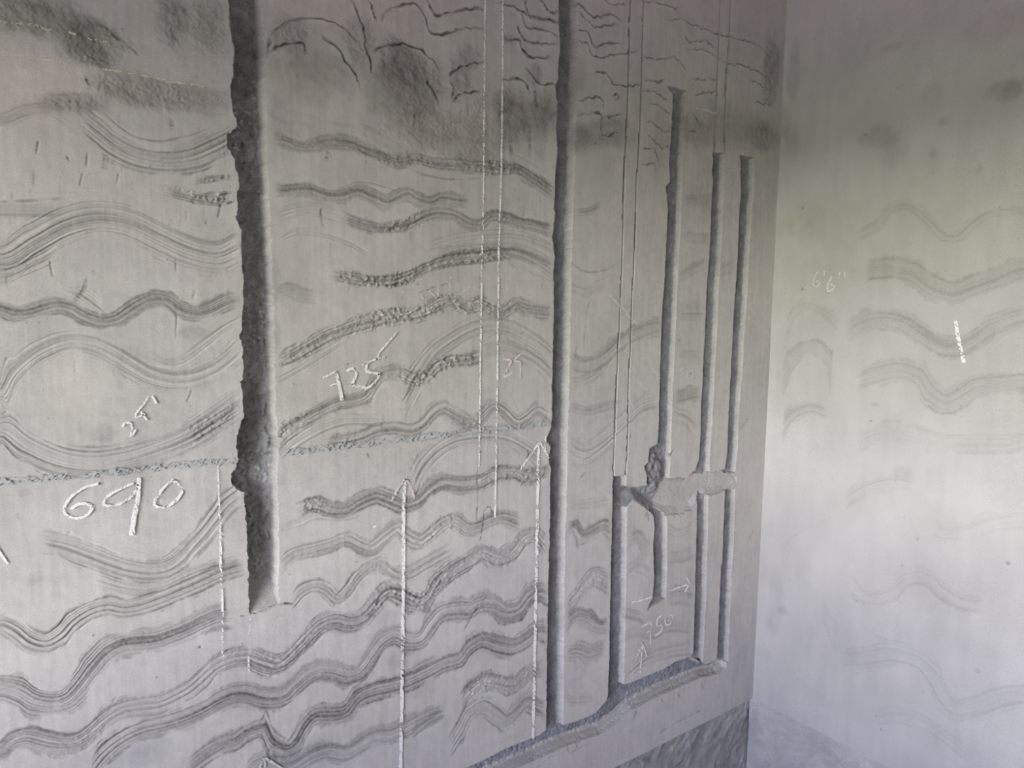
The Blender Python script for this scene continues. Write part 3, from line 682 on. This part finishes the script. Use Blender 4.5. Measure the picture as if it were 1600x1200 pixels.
# ---------------------------------------------------------------- mesh output
def quads_mesh(name, P, F, mat, col=None, nrm=None, parent=None, smooth=True):
    used, inv = np.unique(F.ravel(), return_inverse=True)
    Pv = P[used]; Fi = inv.reshape(-1, 4)
    me = bpy.data.meshes.new(name)
    me.vertices.add(len(Pv)); me.vertices.foreach_set('co', Pv.astype(np.float32).ravel())
    me.loops.add(Fi.size); me.loops.foreach_set('vertex_index', Fi.ravel().astype(np.int32))
    me.polygons.add(len(Fi)); me.polygons.foreach_set('loop_start', np.arange(0, Fi.size, 4, dtype=np.int32))
    me.polygons.foreach_set('use_smooth', np.full(len(Fi), smooth))
    me.update(calc_edges=True)
    if col is not None:
        ca = me.color_attributes.new('cement_tone', 'FLOAT_COLOR', 'POINT')
        c4 = np.ones((len(Pv), 4), np.float32); c4[:, :3] = col[used]
        ca.data.foreach_set('color', c4.ravel())
    if nrm is not None:
        me.normals_split_custom_set_from_vertices(nrm[used].tolist())
    me.materials.append(mat)
    o = bpy.data.objects.new(name, me); COL.objects.link(o)
    if parent: o.parent = parent
    return o
def grid_faces(nr, nc, flip=False):
    i = np.arange(nr*nc).reshape(nr, nc)
    F = np.stack([i[:-1, :-1], i[:-1, 1:], i[1:, 1:], i[1:, :-1]], -1).reshape(-1, 4)
    return F[:, ::-1] if flip else F
def box(name, lo, hi, mat, kind='structure', parent=None):
    x0, y0, z0 = lo; x1, y1, z1 = hi
    P = np.array([(x0,y0,z0),(x1,y0,z0),(x1,y1,z0),(x0,y1,z0),(x0,y0,z1),(x1,y0,z1),(x1,y1,z1),(x0,y1,z1)], float)
    F = np.array([(0,3,2,1),(4,5,6,7),(0,1,5,4),(1,2,6,5),(2,3,7,6),(3,0,4,7)])
    o = quads_mesh(name, P, F, mat, parent=parent, smooth=False)
    if kind: o['kind'] = kind
    return o
def tag(o, label, cat=None, group=None):
    o['label'] = label
    if cat: o['category'] = cat
    if group: o['group'] = group

# ---- left wall: face, comb bands, chases
nr, nc = VV.shape
P = LW.point(PA, PV, LW.H).reshape(-1, 3)
NRM = face_normals(LW, H_face).reshape(-1, 3)
CF = colr.reshape(-1, 3)
F = grid_faces(nr, nc)
ins_f = inside.ravel()[F]; anyin = ins_f.any(1)
chl = cl.ravel()[F]
chl = np.where(ins_f, chl, -1).max(1)
bl = LW.L.ravel()[F].max(1)
wall_left = quads_mesh('wall_left', P, F[(~anyin) & (bl == 0)], MAT_PLASTER, CF, NRM)
wall_left['kind'] = 'structure'; wall_left['label'] = 'grey cement plastered wall with comb scratches, chalk marks and cut chases'
for i in range(NB):
    f = F[(~anyin) & (bl == i+1)]
    if len(f) > 6: quads_mesh('comb_band', P, f, MAT_PLASTER, CF, NRM, wall_left)
CH_LABEL = {'wide': 'wide rough vertical chase with stony floor', 'tall': 'tall straight vertical chase running the full height', 'inner_left': 'short chase left of the 750 mark',
 'middle_upper': 'vertical chase with a torn pointed top', 'middle_lower': 'short chase ending in a point beside the 750 mark', 'right_upper': 'vertical chase under the right pair of saw lines',
 'right_lower': 'chase right of the 750 mark', 'outer_upper': 'vertical chase nearest the corner, upper length', 'outer_lower': 'vertical chase nearest the corner, lower length',
 'cross_mid': 'broken horizontal chase half filled with mortar', 'cross_low': 'sloping-edged horizontal chase near the floor'}
for ci, nm in enumerate(names):
    f = F[anyin & (chl == ci)]
    if len(f) == 0: continue
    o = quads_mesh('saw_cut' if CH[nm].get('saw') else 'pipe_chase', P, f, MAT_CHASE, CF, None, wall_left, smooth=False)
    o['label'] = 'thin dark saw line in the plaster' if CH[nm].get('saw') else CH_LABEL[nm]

# ---- rough undercoat below the plaster edge
def base_strip(wall, a0, a1, n, m, top_h, amp, tone, name, parent, label, lap=0.0):
    A = np.linspace(a0, a1, n); A = np.sign(A)*np.abs(A)
    z = np.concatenate([[Z_EDGE+lap], Z_EDGE-0.0015-(Z_EDGE-0.0015)*np.linspace(0, 1, m)**1.6])
    AA_, ZZ = np.meshgrid(A, z)
    sh = AA_*0.8-ZZ*0.9
    wp = 0.9*fbm(AA_*22, ZZ*22, 3, 304)
    r = 0.75*fbm(sh*19+wp, (AA_*.5+ZZ)*9+wp, 3, 301)+0.45*vnoise(sh*55+2*wp, (AA_*.5+ZZ)*24-wp, 302)+0.2*fbm(AA_*90, ZZ*90, 2, 303)
    H = -top_h+amp*r
    H[0] = 0
    fade = sstep(0, 0.02, Z_EDGE-ZZ)
    H = np.where(np.arange(len(z))[:, None] == 0, -lap, H)
    t = (1+0.22*np.clip(r, -1, 1))[..., None]*np.array(tone)
    P_ = wall.point(AA_, ZZ, H).reshape(-1, 3)
    o = quads_mesh(name, P_, grid_faces(len(z), n), MAT_CHASE, np.clip(t, .02, .9).reshape(-1, 3), None, parent, smooth=True)
    o['label'] = label
    return o
base_strip(LW, -1.6, 0.012, 560, 90, .014, .007, (.31, .30, .285), 'rough_undercoat', wall_left, 'rough unplastered strip under the ruled plaster edge')
box('wall_foot', (ROOM_X-.02, 0.0, 0), (-1.6, 0.02, Z_EDGE), MAT_ROOM, None, wall_left)

# ---------------------------------------------------------------- right wall
RW = Wall('right')
xs = np.concatenate([np.arange(1212, 1615, 2.0), np.arange(1615, 2000, 6.0)])
rc = np.array([RW.av(x, 600)[0] for x in xs])
rc = np.concatenate([[-0.012, 0.0], np.arange(0.004, rc[0]-0.003, 0.004), rc, np.linspace(rc[-1]+0.04, -ROOM_Y+0.02, 30)])
RW.lattice(rc, -14, 1214, 560, ROOM_Z, Z_EDGE, 12, 10)
A2, V2 = RW.AA, RW.V
RW.H += 0.0026*fbm(A2*2.6, V2*2.6, 3, 205)+0.0003*fbm(A2*40, V2*40, 3, 206)
RW.M *= 1+0.09*fbm(A2*3.5, V2*3.5, 4, 211)+0.03*vnoise(A2*60, V2*9, 212)+0.04*fbm(A2*22, V2*14, 3, 213)
for i, b in enumerate(RIGHT_BLOTS):
    RW.blot(*b[:5], tint=b[5], seed=700+i)
for i, (pts, w, dk, rough, ln_) in enumerate(RIGHT_BANDS):
    RW.band(pts, w, dk, rough, ln_, teeth=max(4, w*0.55), lab=i+1, seed=6000+i*13)
for i in range(45):
    x = rnd.uniform(1190, 1600); y = rnd.uniform(20, 1180)
    RW.blot(x, y, rnd.uniform(1, 2.2), rnd.uniform(1, 2), rnd.uniform(.15, .45), ragged=.2, seed=5500+i)
PLASTER_R = PLASTER*0.98
col2 = np.clip(PLASTER_R*RW.M[..., None]+RW.T, .01, .9)
P2 = RW.point(A2, V2, RW.H).reshape(-1, 3); N2 = face_normals(RW, RW.H).reshape(-1, 3)
F2 = grid_faces(*V2.shape)
bl2 = RW.L.ravel()[F2].max(1)
wall_right = quads_mesh('wall_right', P2, F2[bl2 == 0], MAT_PLASTER, col2.reshape(-1, 3), N2)
wall_right['kind'] = 'structure'; wall_right['label'] = 'pale grey plastered wall brightened by daylight, right of the corner'
for i in range(len(RIGHT_BANDS)):
    f = F2[bl2 == i+1]
    if len(f) > 6: quads_mesh('comb_band', P2, f, MAT_PLASTER, col2.reshape(-1, 3), N2, wall_right)
base_strip(RW, -0.012, 1.1, 260, 60, .003, .0025, (.40, .385, .365), 'rough_undercoat', wall_right, 'darker uneven strip at the foot of the pale wall', lap=0.004)
box('wall_foot', (0.0, ROOM_Y-.02, 0), (0.02, -1.1, Z_EDGE), MAT_ROOM, None, wall_right)

box('masonry_core', (ROOM_X-.02, 0.09, 0), (0.2, 0.2, ROOM_Z), MAT_ROOM, None, wall_left)
box('masonry_core', (0.05, ROOM_Y-.02, 0), (0.2, 0.09, ROOM_Z), MAT_ROOM, None, wall_right)
# ---------------------------------------------------------------- rest of the room (behind the camera)
T = 0.15
box('floor', (ROOM_X-T, ROOM_Y-T, -0.1), (0.05, 0.09, 0.0), MAT_FLOOR)
box('ceiling', (ROOM_X-T, ROOM_Y-T, ROOM_Z-0.005), (0.05, 0.09, ROOM_Z+0.12), MAT_ROOM)
box('wall_back', (ROOM_X-T, ROOM_Y-T, 0), (0.05, ROOM_Y, ROOM_Z), MAT_ROOM)
def pierced_wall():
    y0, y1 = ROOM_Y, 0.09
    Ps, Fs = [], []
    for lo, hi in (((ROOM_X-T, y0, 0), (ROOM_X, WIN_Y0, ROOM_Z)), ((ROOM_X-T, WIN_Y1, 0), (ROOM_X, y1, ROOM_Z)),
                   ((ROOM_X-T, WIN_Y0, 0), (ROOM_X, WIN_Y1, WIN_Z0)), ((ROOM_X-T, WIN_Y0, WIN_Z1), (ROOM_X, WIN_Y1, ROOM_Z))):
        (x0, a0, z0), (x1, a1, z1) = lo, hi
        k = len(Ps)
        Ps += [(x0,a0,z0),(x1,a0,z0),(x1,a1,z0),(x0,a1,z0),(x0,a0,z1),(x1,a0,z1),(x1,a1,z1),(x0,a1,z1)]
        Fs += [tuple(k+j for j in q) for q in ((0,3,2,1),(4,5,6,7),(0,1,5,4),(1,2,6,5),(2,3,7,6),(3,0,4,7))]
    o = quads_mesh('wall_window', np.array(Ps, float), np.array(Fs), MAT_ROOM, smooth=False); o['kind'] = 'structure'
pierced_wall()
box('added_sky_blocker', (ROOM_X-T-2.0, -6.0, 2.04), (ROOM_X-T-0.005, 1.5, 2.16), MAT_ROOM)  # unseen slab, added to cut sky light on the lower left wall
box('ground_soil', (-17, -16, -0.5), (ROOM_X-T-0.01, 10, -0.35), MAT_SOIL)
box('ground_grass', (-90, -70, -0.55), (-17, 70, -0.37), MAT_GRASS)

# ---------------------------------------------------------------- chalk marks
def stroke_mesh(name, wall, strokes, mat, parent=None, seed=0):
    """strokes: list of (points, width px, cover 0..1, smooth)"""
    verts, faces = [], []
    rs = random.Random(seed)
    for si, (pts, w, cover) in enumerate(strokes):
        sharp = len(pts) == 2
        cp = np.array(pts, float) if sharp else catmull(pts, 6)
        seg = np.hypot(*np.diff(cp, axis=0).T); arc = np.concatenate([[0], np.cumsum(seg)])
        n = max(2, int(arc[-1]/1.25)); s = np.linspace(0, arc[-1], n+1)
        x = np.interp(s, arc, cp[:, 0]); y = np.interp(s, arc, cp[:, 1])
        tx, ty = np.gradient(x), np.gradient(y); L = np.hypot(tx, ty)+1e-9
        nx, ny = -ty/L, tx/L
        m = max(2, int(round(w/1.1)))
        wv = w*(1+0.18*vnoise(s*0.12, s*0, seed+si))
        off = 0.25*w*vnoise(s*0.05, s*0+7, seed+si+3)
        k0 = len(verts)
        for i in range(n+1):
            for j in range(m+1):
                c = (j/m-0.5)*wv[i]+off[i]*0.4
                a, v = wall.av(x[i]+nx[i]*c, y[i]+ny[i]*c)
                verts.append((a, v))
        S, J = np.meshgrid(s[:-1], np.arange(m), indexing='ij')
        g = 0.75*vnoise((S+J*1.3)*0.42, J*0.35-S*0.05, seed+si*7+1)+0.5*vnoise(S*0.9, J*0.9, seed+si*7+2)+0.35*vnoise(S*0.06, J*0, seed+si*7+3)
        edge = np.abs((J+0.5)/m-0.5)*2
        keep = g+0.35*edge**2 < (cover*2-1)*0.80-0.06
        for i in range(n):
            for j in range(m):
                if keep[i, j]:
                    b = k0+i*(m+1)+j
                    faces.append((b, b+1, b+m+2, b+m+1))
    if not faces: return None
    av = np.array(verts)
    P_ = wall.point(av[:, 0], av[:, 1], 0.0024)
    return quads_mesh(name, P_, np.array(faces), CHALK[mat], parent=parent, smooth=False)
def chalk_thing(name, label, cat, wall, parts, group=None, seed=0):
    """parts: list of (part name, strokes, material); one part = one mesh, several = an empty with children"""
    flat = []
    for pn, st, mt in parts:
        if pn in ('stroke', 'shaft', 'inch_mark'):
            flat += [(pn, [q], mt) for q in st]
        else:
            flat.append((pn, st, mt))
    parts = flat
    if len(parts) == 1:
        o = stroke_mesh(name, wall, parts[0][1], parts[0][2], seed=seed)
    else:
        p0 = np.array(parts[0][1][0][0], float).mean(0)
        o = bpy.data.objects.new(name, None); COL.objects.link(o)
        base = wall.point(*wall.av(*p0)); o.location = tuple(base); o.empty_display_size = .05
        for k, (pn, st, mt) in enumerate(parts):
            ch = stroke_mesh(pn, wall, st, mt, seed=seed+k*31)
            if ch is None: continue
            ch.parent = o; ch.matrix_parent_inverse = Matrix.Translation(-o.location)
    tag(o, label, cat, group)
    return o
W_ = 'white'
chalk_thing('chalk_number', 'large white chalk number 690 left of the wide chase', 'chalk writing', LW, [
 ('digit', [([(153,755),(130,762.5),(111,775),(100,792),(103,804),(120,809),(134,805),(143.5,795),(138,787.5),(124,786.5),(110,795)],4.6,.86)], W_),
 ('digit', [([(208,754),(184,765),(168,775),(161,786),(165,790),(184,787.5),(201,779),(211,767),(216,752)],4.4,.74), ([(216.5,746),(216.5,767),(214,783),(209,808),(205,836)],7.4,.92)], W_),
 ('digit', [([(270,748),(253,764.6),(242.5,779),(241,788.5),(250,793),(265,788.5),(277,779),(284,766),(279,756),(268,750)],4.6,.76)], W_)], seed=1)
chalk_thing('chalk_number', 'small slanted white chalk 24 inch mark above the number 690', 'chalk writing', LW, [
 ('digit', [([(190.4,667),(193.5,661.5),(202,660),(205,665),(205,673),(203,683)],3.6,.86), ([(203,683),(212,671)],3.4,.8)], W_),
 ('digit', [([(211,653),(213,644),(224,631),(231,619)],3.4,.66), ([(219,643),(229,656)],3.4,.85), ([(214,652),(226,647)],3,.8)], W_),
 ('inch_mark', [([(237,618),(240,623),(244,630)],3.6,.8)], W_)], seed=2)
chalk_thing('chalk_number', 'white chalk number 725 with a long rising tail on the last digit', 'chalk writing', LW, [
 ('digit', [([(504,590),(525,580)],3.6,.85), ([(525,580.5),(527,593),(531,611),(533,625.5)],5,.92), ([(514.5,603),(526,599.5)],3.4,.8)], W_),
 ('digit', [([(541,581),(548,576),(555,579),(555,588.6),(548,601)],4.6,.85), ([(547,601),(559,604),(570,605.5)],4.6,.88)], W_),
 ('digit', [([(564.6,570.6),(575,566.5),(589,560.7),(600,558)],3.8,.84), ([(572,567),(571.5,579),(578.6,581.6),(592.6,584)],4.2,.9), ([(592.6,584),(587,594.5),(578.6,602.6),(568,608.5)],3.6,.86), ([(587,562),(592.6,550),(601,540),(619,519)],3,.76)], W_)], seed=3)
chalk_thing('chalk_writing', 'faint white chalk scrawl like letters between the comb bands above 725', 'chalk writing', LW, [
 ('letter', [([(614,465),(619,477),(624,492)],2.6,.72), ([(624,492),(637.5,489),(650,481)],2.4,.62), ([(622.5,468),(625,461),(632,454)],2,.5)], 'thin'),
 ('letter', [([(657,461),(665,476)],2.6,.66), ([(665,476),(665,459)],2.4,.6), ([(669,454.5),(682.5,466.5)],2.6,.74), ([(683,466),(683.5,451),(682.5,437)],3.4,.68)], 'thin'),
 ('letter', [([(703,432),(701,448),(702,460)],3.4,.68), ([(702,460),(712,460),(720,458),(733,447)],2.6,.56)], 'thin')], seed=4)
chalk_thing('chalk_number', 'small pinkish chalk number 29 right of the double vertical chalk lines', 'chalk writing', LW, [
 ('digit', [([(783.5,562.5),(788,561),(797,563.5),(795,571.5),(788.5,583)],3.2,.82), ([(788,584),(787,589),(792.5,586),(800,582)],3,.8)], 'pink'),
 ('digit', [([(815,552),(808,557),(803.5,563.5),(811.5,564.5)],2.8,.78), ([(812,563),(812,573),(811.5,590)],2.8,.74)], 'pink')], seed=5)
chalk_thing('chalk_number', 'faint white chalk number 750 below the pointed chase end', 'chalk writing', LW, [
 ('digit', [([(1000.5,980),(1016,970.7)],2,.82), ([(1016,970.7),(1015.3,1008)],2.1,.82), ([(1009,987.7),(1019,982)],1.8,.74)], W_),
 ('digit', [([(1034.4,959.4),(1026,966.5)],1.9,.78), ([(1026,966.5),(1024.5,979)],1.9,.78), ([(1024.5,979),(1032.3,976.4),(1033,983.5),(1023,993.4)],1.9,.76)], W_),
 ('digit', [([(1043,960),(1038,969),(1041,976.4),(1048,972),(1050.7,963),(1046,959.4)],1.8,.64)], W_)], seed=6)
chalk_thing('chalk_number', 'small white chalk height mark 6 foot 6 on the right wall', 'chalk writing', RW, [
 ('digit', [([(1279,424.5),(1274,431.5),(1271.5,441),(1273,447),(1278.5,447),(1280.5,440),(1272,440.5)],2,.84)], 'thin'),
 ('foot_mark', [([(1288.5,422),(1288,431.5)],2.2,.84)], 'thin'),
 ('digit', [([(1301,432),(1296.5,440),(1293.5,448),(1294.5,455),(1301,452.5),(1304.5,448.5),(1298.5,443.5)],2.2,.86)], 'thin'),
 ('inch_mark', [([(1313,425),(1311.5,435)],1.8,.74), ([(1320,424.5),(1320.5,433.5)],2,.8)], 'thin')], seed=7)
chalk_thing('chalk_arrow', 'long white chalk arrow with pinkish head pointing up below 725', 'chalk arrow', LW, [
 ('shaft', [([(632,752),(630,800),(630,900),(628,1000),(627,1100),(625,1200),(624,1260)],5.2,.80)], W_),
 ('head', [([(633,747),(622,763),(610,782)],4,.66), ([(633,747),(641,762),(647,780)],4,.66)], 'pink')], seed=8)
chalk_thing('chalk_arrow', 'long white chalk arrow pointing up beside the tall straight chase', 'chalk arrow', LW, [
 ('shaft', [([(841,694),(840,730),(839,800),(837,900),(835,1000),(833,1100),(832,1153)],4.6,.78)], W_),
 ('head', [([(842,690),(828,711),(811,734)],3,.72), ([(842,690),(847,698),(857,716)],3.2,.66), ([(851.5,681),(851,702)],2.4,.66)], W_)], seed=9)
chalk_thing('chalk_arrow', 'small white chalk arrow pointing up under the number 750', 'chalk arrow', LW, [
 ('shaft', [([(1002.6,1003),(999.7,1051)],2.2,.78)], W_),
 ('head', [([(1002.6,1003),(992,1032)],2,.74), ([(1002.6,1003),(1009.7,1025)],2,.74)], W_)], seed=10)
chalk_thing('chalk_arrow', 'white chalk arrow pointing right across the pointed chase end', 'chalk arrow', LW, [
 ('shaft', [([(986,941),(1017,932.5)],2.2,.80), ([(1045,922.5),(1073,913)],2.2,.78)], W_),
 ('head', [([(1071,902),(1075.5,911),(1069,925)],2.2,.76)], W_)], seed=11)
chalk_thing('chalk_arrow', 'white chalk arrowhead cut off by the lower edge of the view', 'chalk arrow', LW, [
 ('shaft', [([(412,1184),(413,1195),(416,1250)],3.6,.66)], 'thin'),
 ('head', [([(412,1182),(424,1190),(438,1199),(450,1208)],4,.72), ([(411,1183),(406,1197),(399,1212)],3.6,.72)], 'thin')], seed=12)
chalk_thing('chalk_line', 'left one of the two close vertical chalk lines from the top', 'chalk line', LW, [
 ('stroke', [([(761,-150),(757,0),(755,233),(754,333),(752,410),(750,533),(748,700),(747,728)],2.8,.66)], W_)], group='long vertical chalk lines', seed=13)
chalk_thing('chalk_line', 'right one of the two close vertical chalk lines, reaching lower', 'chalk line', LW, [
 ('stroke', [([(789,-150),(785,0),(783,233),(780,333),(778,417),(776,600),(774,733),(772.5,808)],3.0,.72)], W_)], group='long vertical chalk lines', seed=14)
chalk_thing('chalk_line', 'faint vertical chalk line just left of the wide chase', 'chalk line', LW, [
 ('stroke', [([(339,713),(341,770),(342,800)],2.4,.5), ([(342,800),(344,850),(345,900),(347,955)],3.8,.60), ([(347,955),(347,1000),(348,1043)],4,.48)], W_)], seed=15)
chalk_thing('chalk_line', 'broken chalk dashes straight below the wide chase', 'chalk line', LW, [
 ('stroke', [([(390,966),(389,990)],3,.56), ([(388,1022),(388,1054)],3,.52)], W_)], seed=16)
chalk_thing('chalk_line', 'faint blue chalk level line across both sides of the wide chase', 'chalk line', LW, [
 ('stroke', [([(-40,757),(80,746),(150,741),(240,731),(300,725),(366,719)],12,.56), ([(440,708),(520,699),(620,688),(720,676),(800,667),(858,660)],11,.56)], 'blue')], seed=17)
chalk_thing('chalk_cross', 'faint white chalk cross drawn over the left pair of saw lines', 'chalk mark', LW, [
 ('stroke', [([(952,460),(960,470),(969,480)],2.6,.72), ([(971,480.7),(978.7,489),(985,499)],2.8,.7), ([(988,501),(996,507)],2.4,.6)], 'thin'),
 ('stroke', [([(1004,460.7),(996,468)],2.2,.44), ([(984.7,482),(979,489),(973,495)],2.6,.62)], 'thin')], seed=18)
chalk_thing('chalk_stroke', 'bold white chalk stroke standing alone on the right wall', 'chalk mark', RW, [
 ('stroke', [([(1493.5,501),(1496.6,524),(1499,535),(1502,546),(1507,567)],5.6,.86)], W_)], seed=19)
chalk_thing('chalk_writing', 'faint chalk letter between the pointed chase and the next one', 'chalk writing', LW, [
 ('stroke', [([(1060,580),(1064,577),(1071,573)],1.8,.66), ([(1072,572),(1072.7,589)],1.8,.7)], 'thin'),
 ('stroke', [([(1074,573),(1079,577),(1082,583),(1080,590),(1076,592)],1.8,.66)], 'thin')], seed=20)
chalk_thing('chalk_stroke', 'small faint curved chalk stroke just left of the pointed-top chase', 'chalk mark', LW, [
 ('stroke', [([(1020.5,580),(1025,585),(1027,593)],1.8,.66)], 'thin')], seed=21)
chalk_thing('chalk_stroke', 'short white chalk stroke at the left edge of the view below 690', 'chalk mark', LW, [
 ('stroke', [([(-14,842),(0,863),(12,880)],4.4,.8)], W_)], seed=22)
chalk_thing('chalk_stroke', 'short pale chalk stroke right of the torn chase top', 'chalk mark', LW, [
 ('stroke', [([(1086,170),(1100,172),(1118,178)],2.2,.7)], 'thin')], seed=23)
chalk_thing('chalk_stroke', 'pale chalk dashes level with the tops of the two right chases', 'chalk mark', LW, [
 ('stroke', [([(1140,267),(1157,264)],1.8,.56), ([(1193,276),(1210,277)],1.8,.56)], 'thin')], seed=24)
chalk_thing('chalk_stroke', 'tiny white chalk fleck left of the long pink-headed arrow', 'chalk mark', LW, [
 ('stroke', [([(582,823.5),(592,820)],2.4,.8)], W_)], seed=25)
chalk_thing('chalk_line', 'upper yellowish dashed chalk line at the top left', 'chalk line', LW, [
 ('stroke', [([(-30,30),(27,37.5),(54,39),(67.5,45),(81,48)],3.2,.55), ([(107,50.5),(118,55)],3,.8), ([(136,60),(143,63)],2.2,.7), ([(148,62.5),(168,66)],2.6,.56)], 'yellow')], group='yellowish dashed chalk lines', seed=26)
chalk_thing('chalk_line', 'lower yellowish dashed chalk line reaching towards the wide chase', 'chalk line', LW, [
 ('stroke', [([(-30,76),(0,81),(15,85),(37,88)],2.6,.56), ([(60,92),(102,99),(112,101)],3,.52), ([(160,108),(175,111),(217,117),(257,126)],3.2,.56), ([(257,128),(290,131),(320,136)],3,.5)], 'yellow')], group='yellowish dashed chalk lines', seed=27)
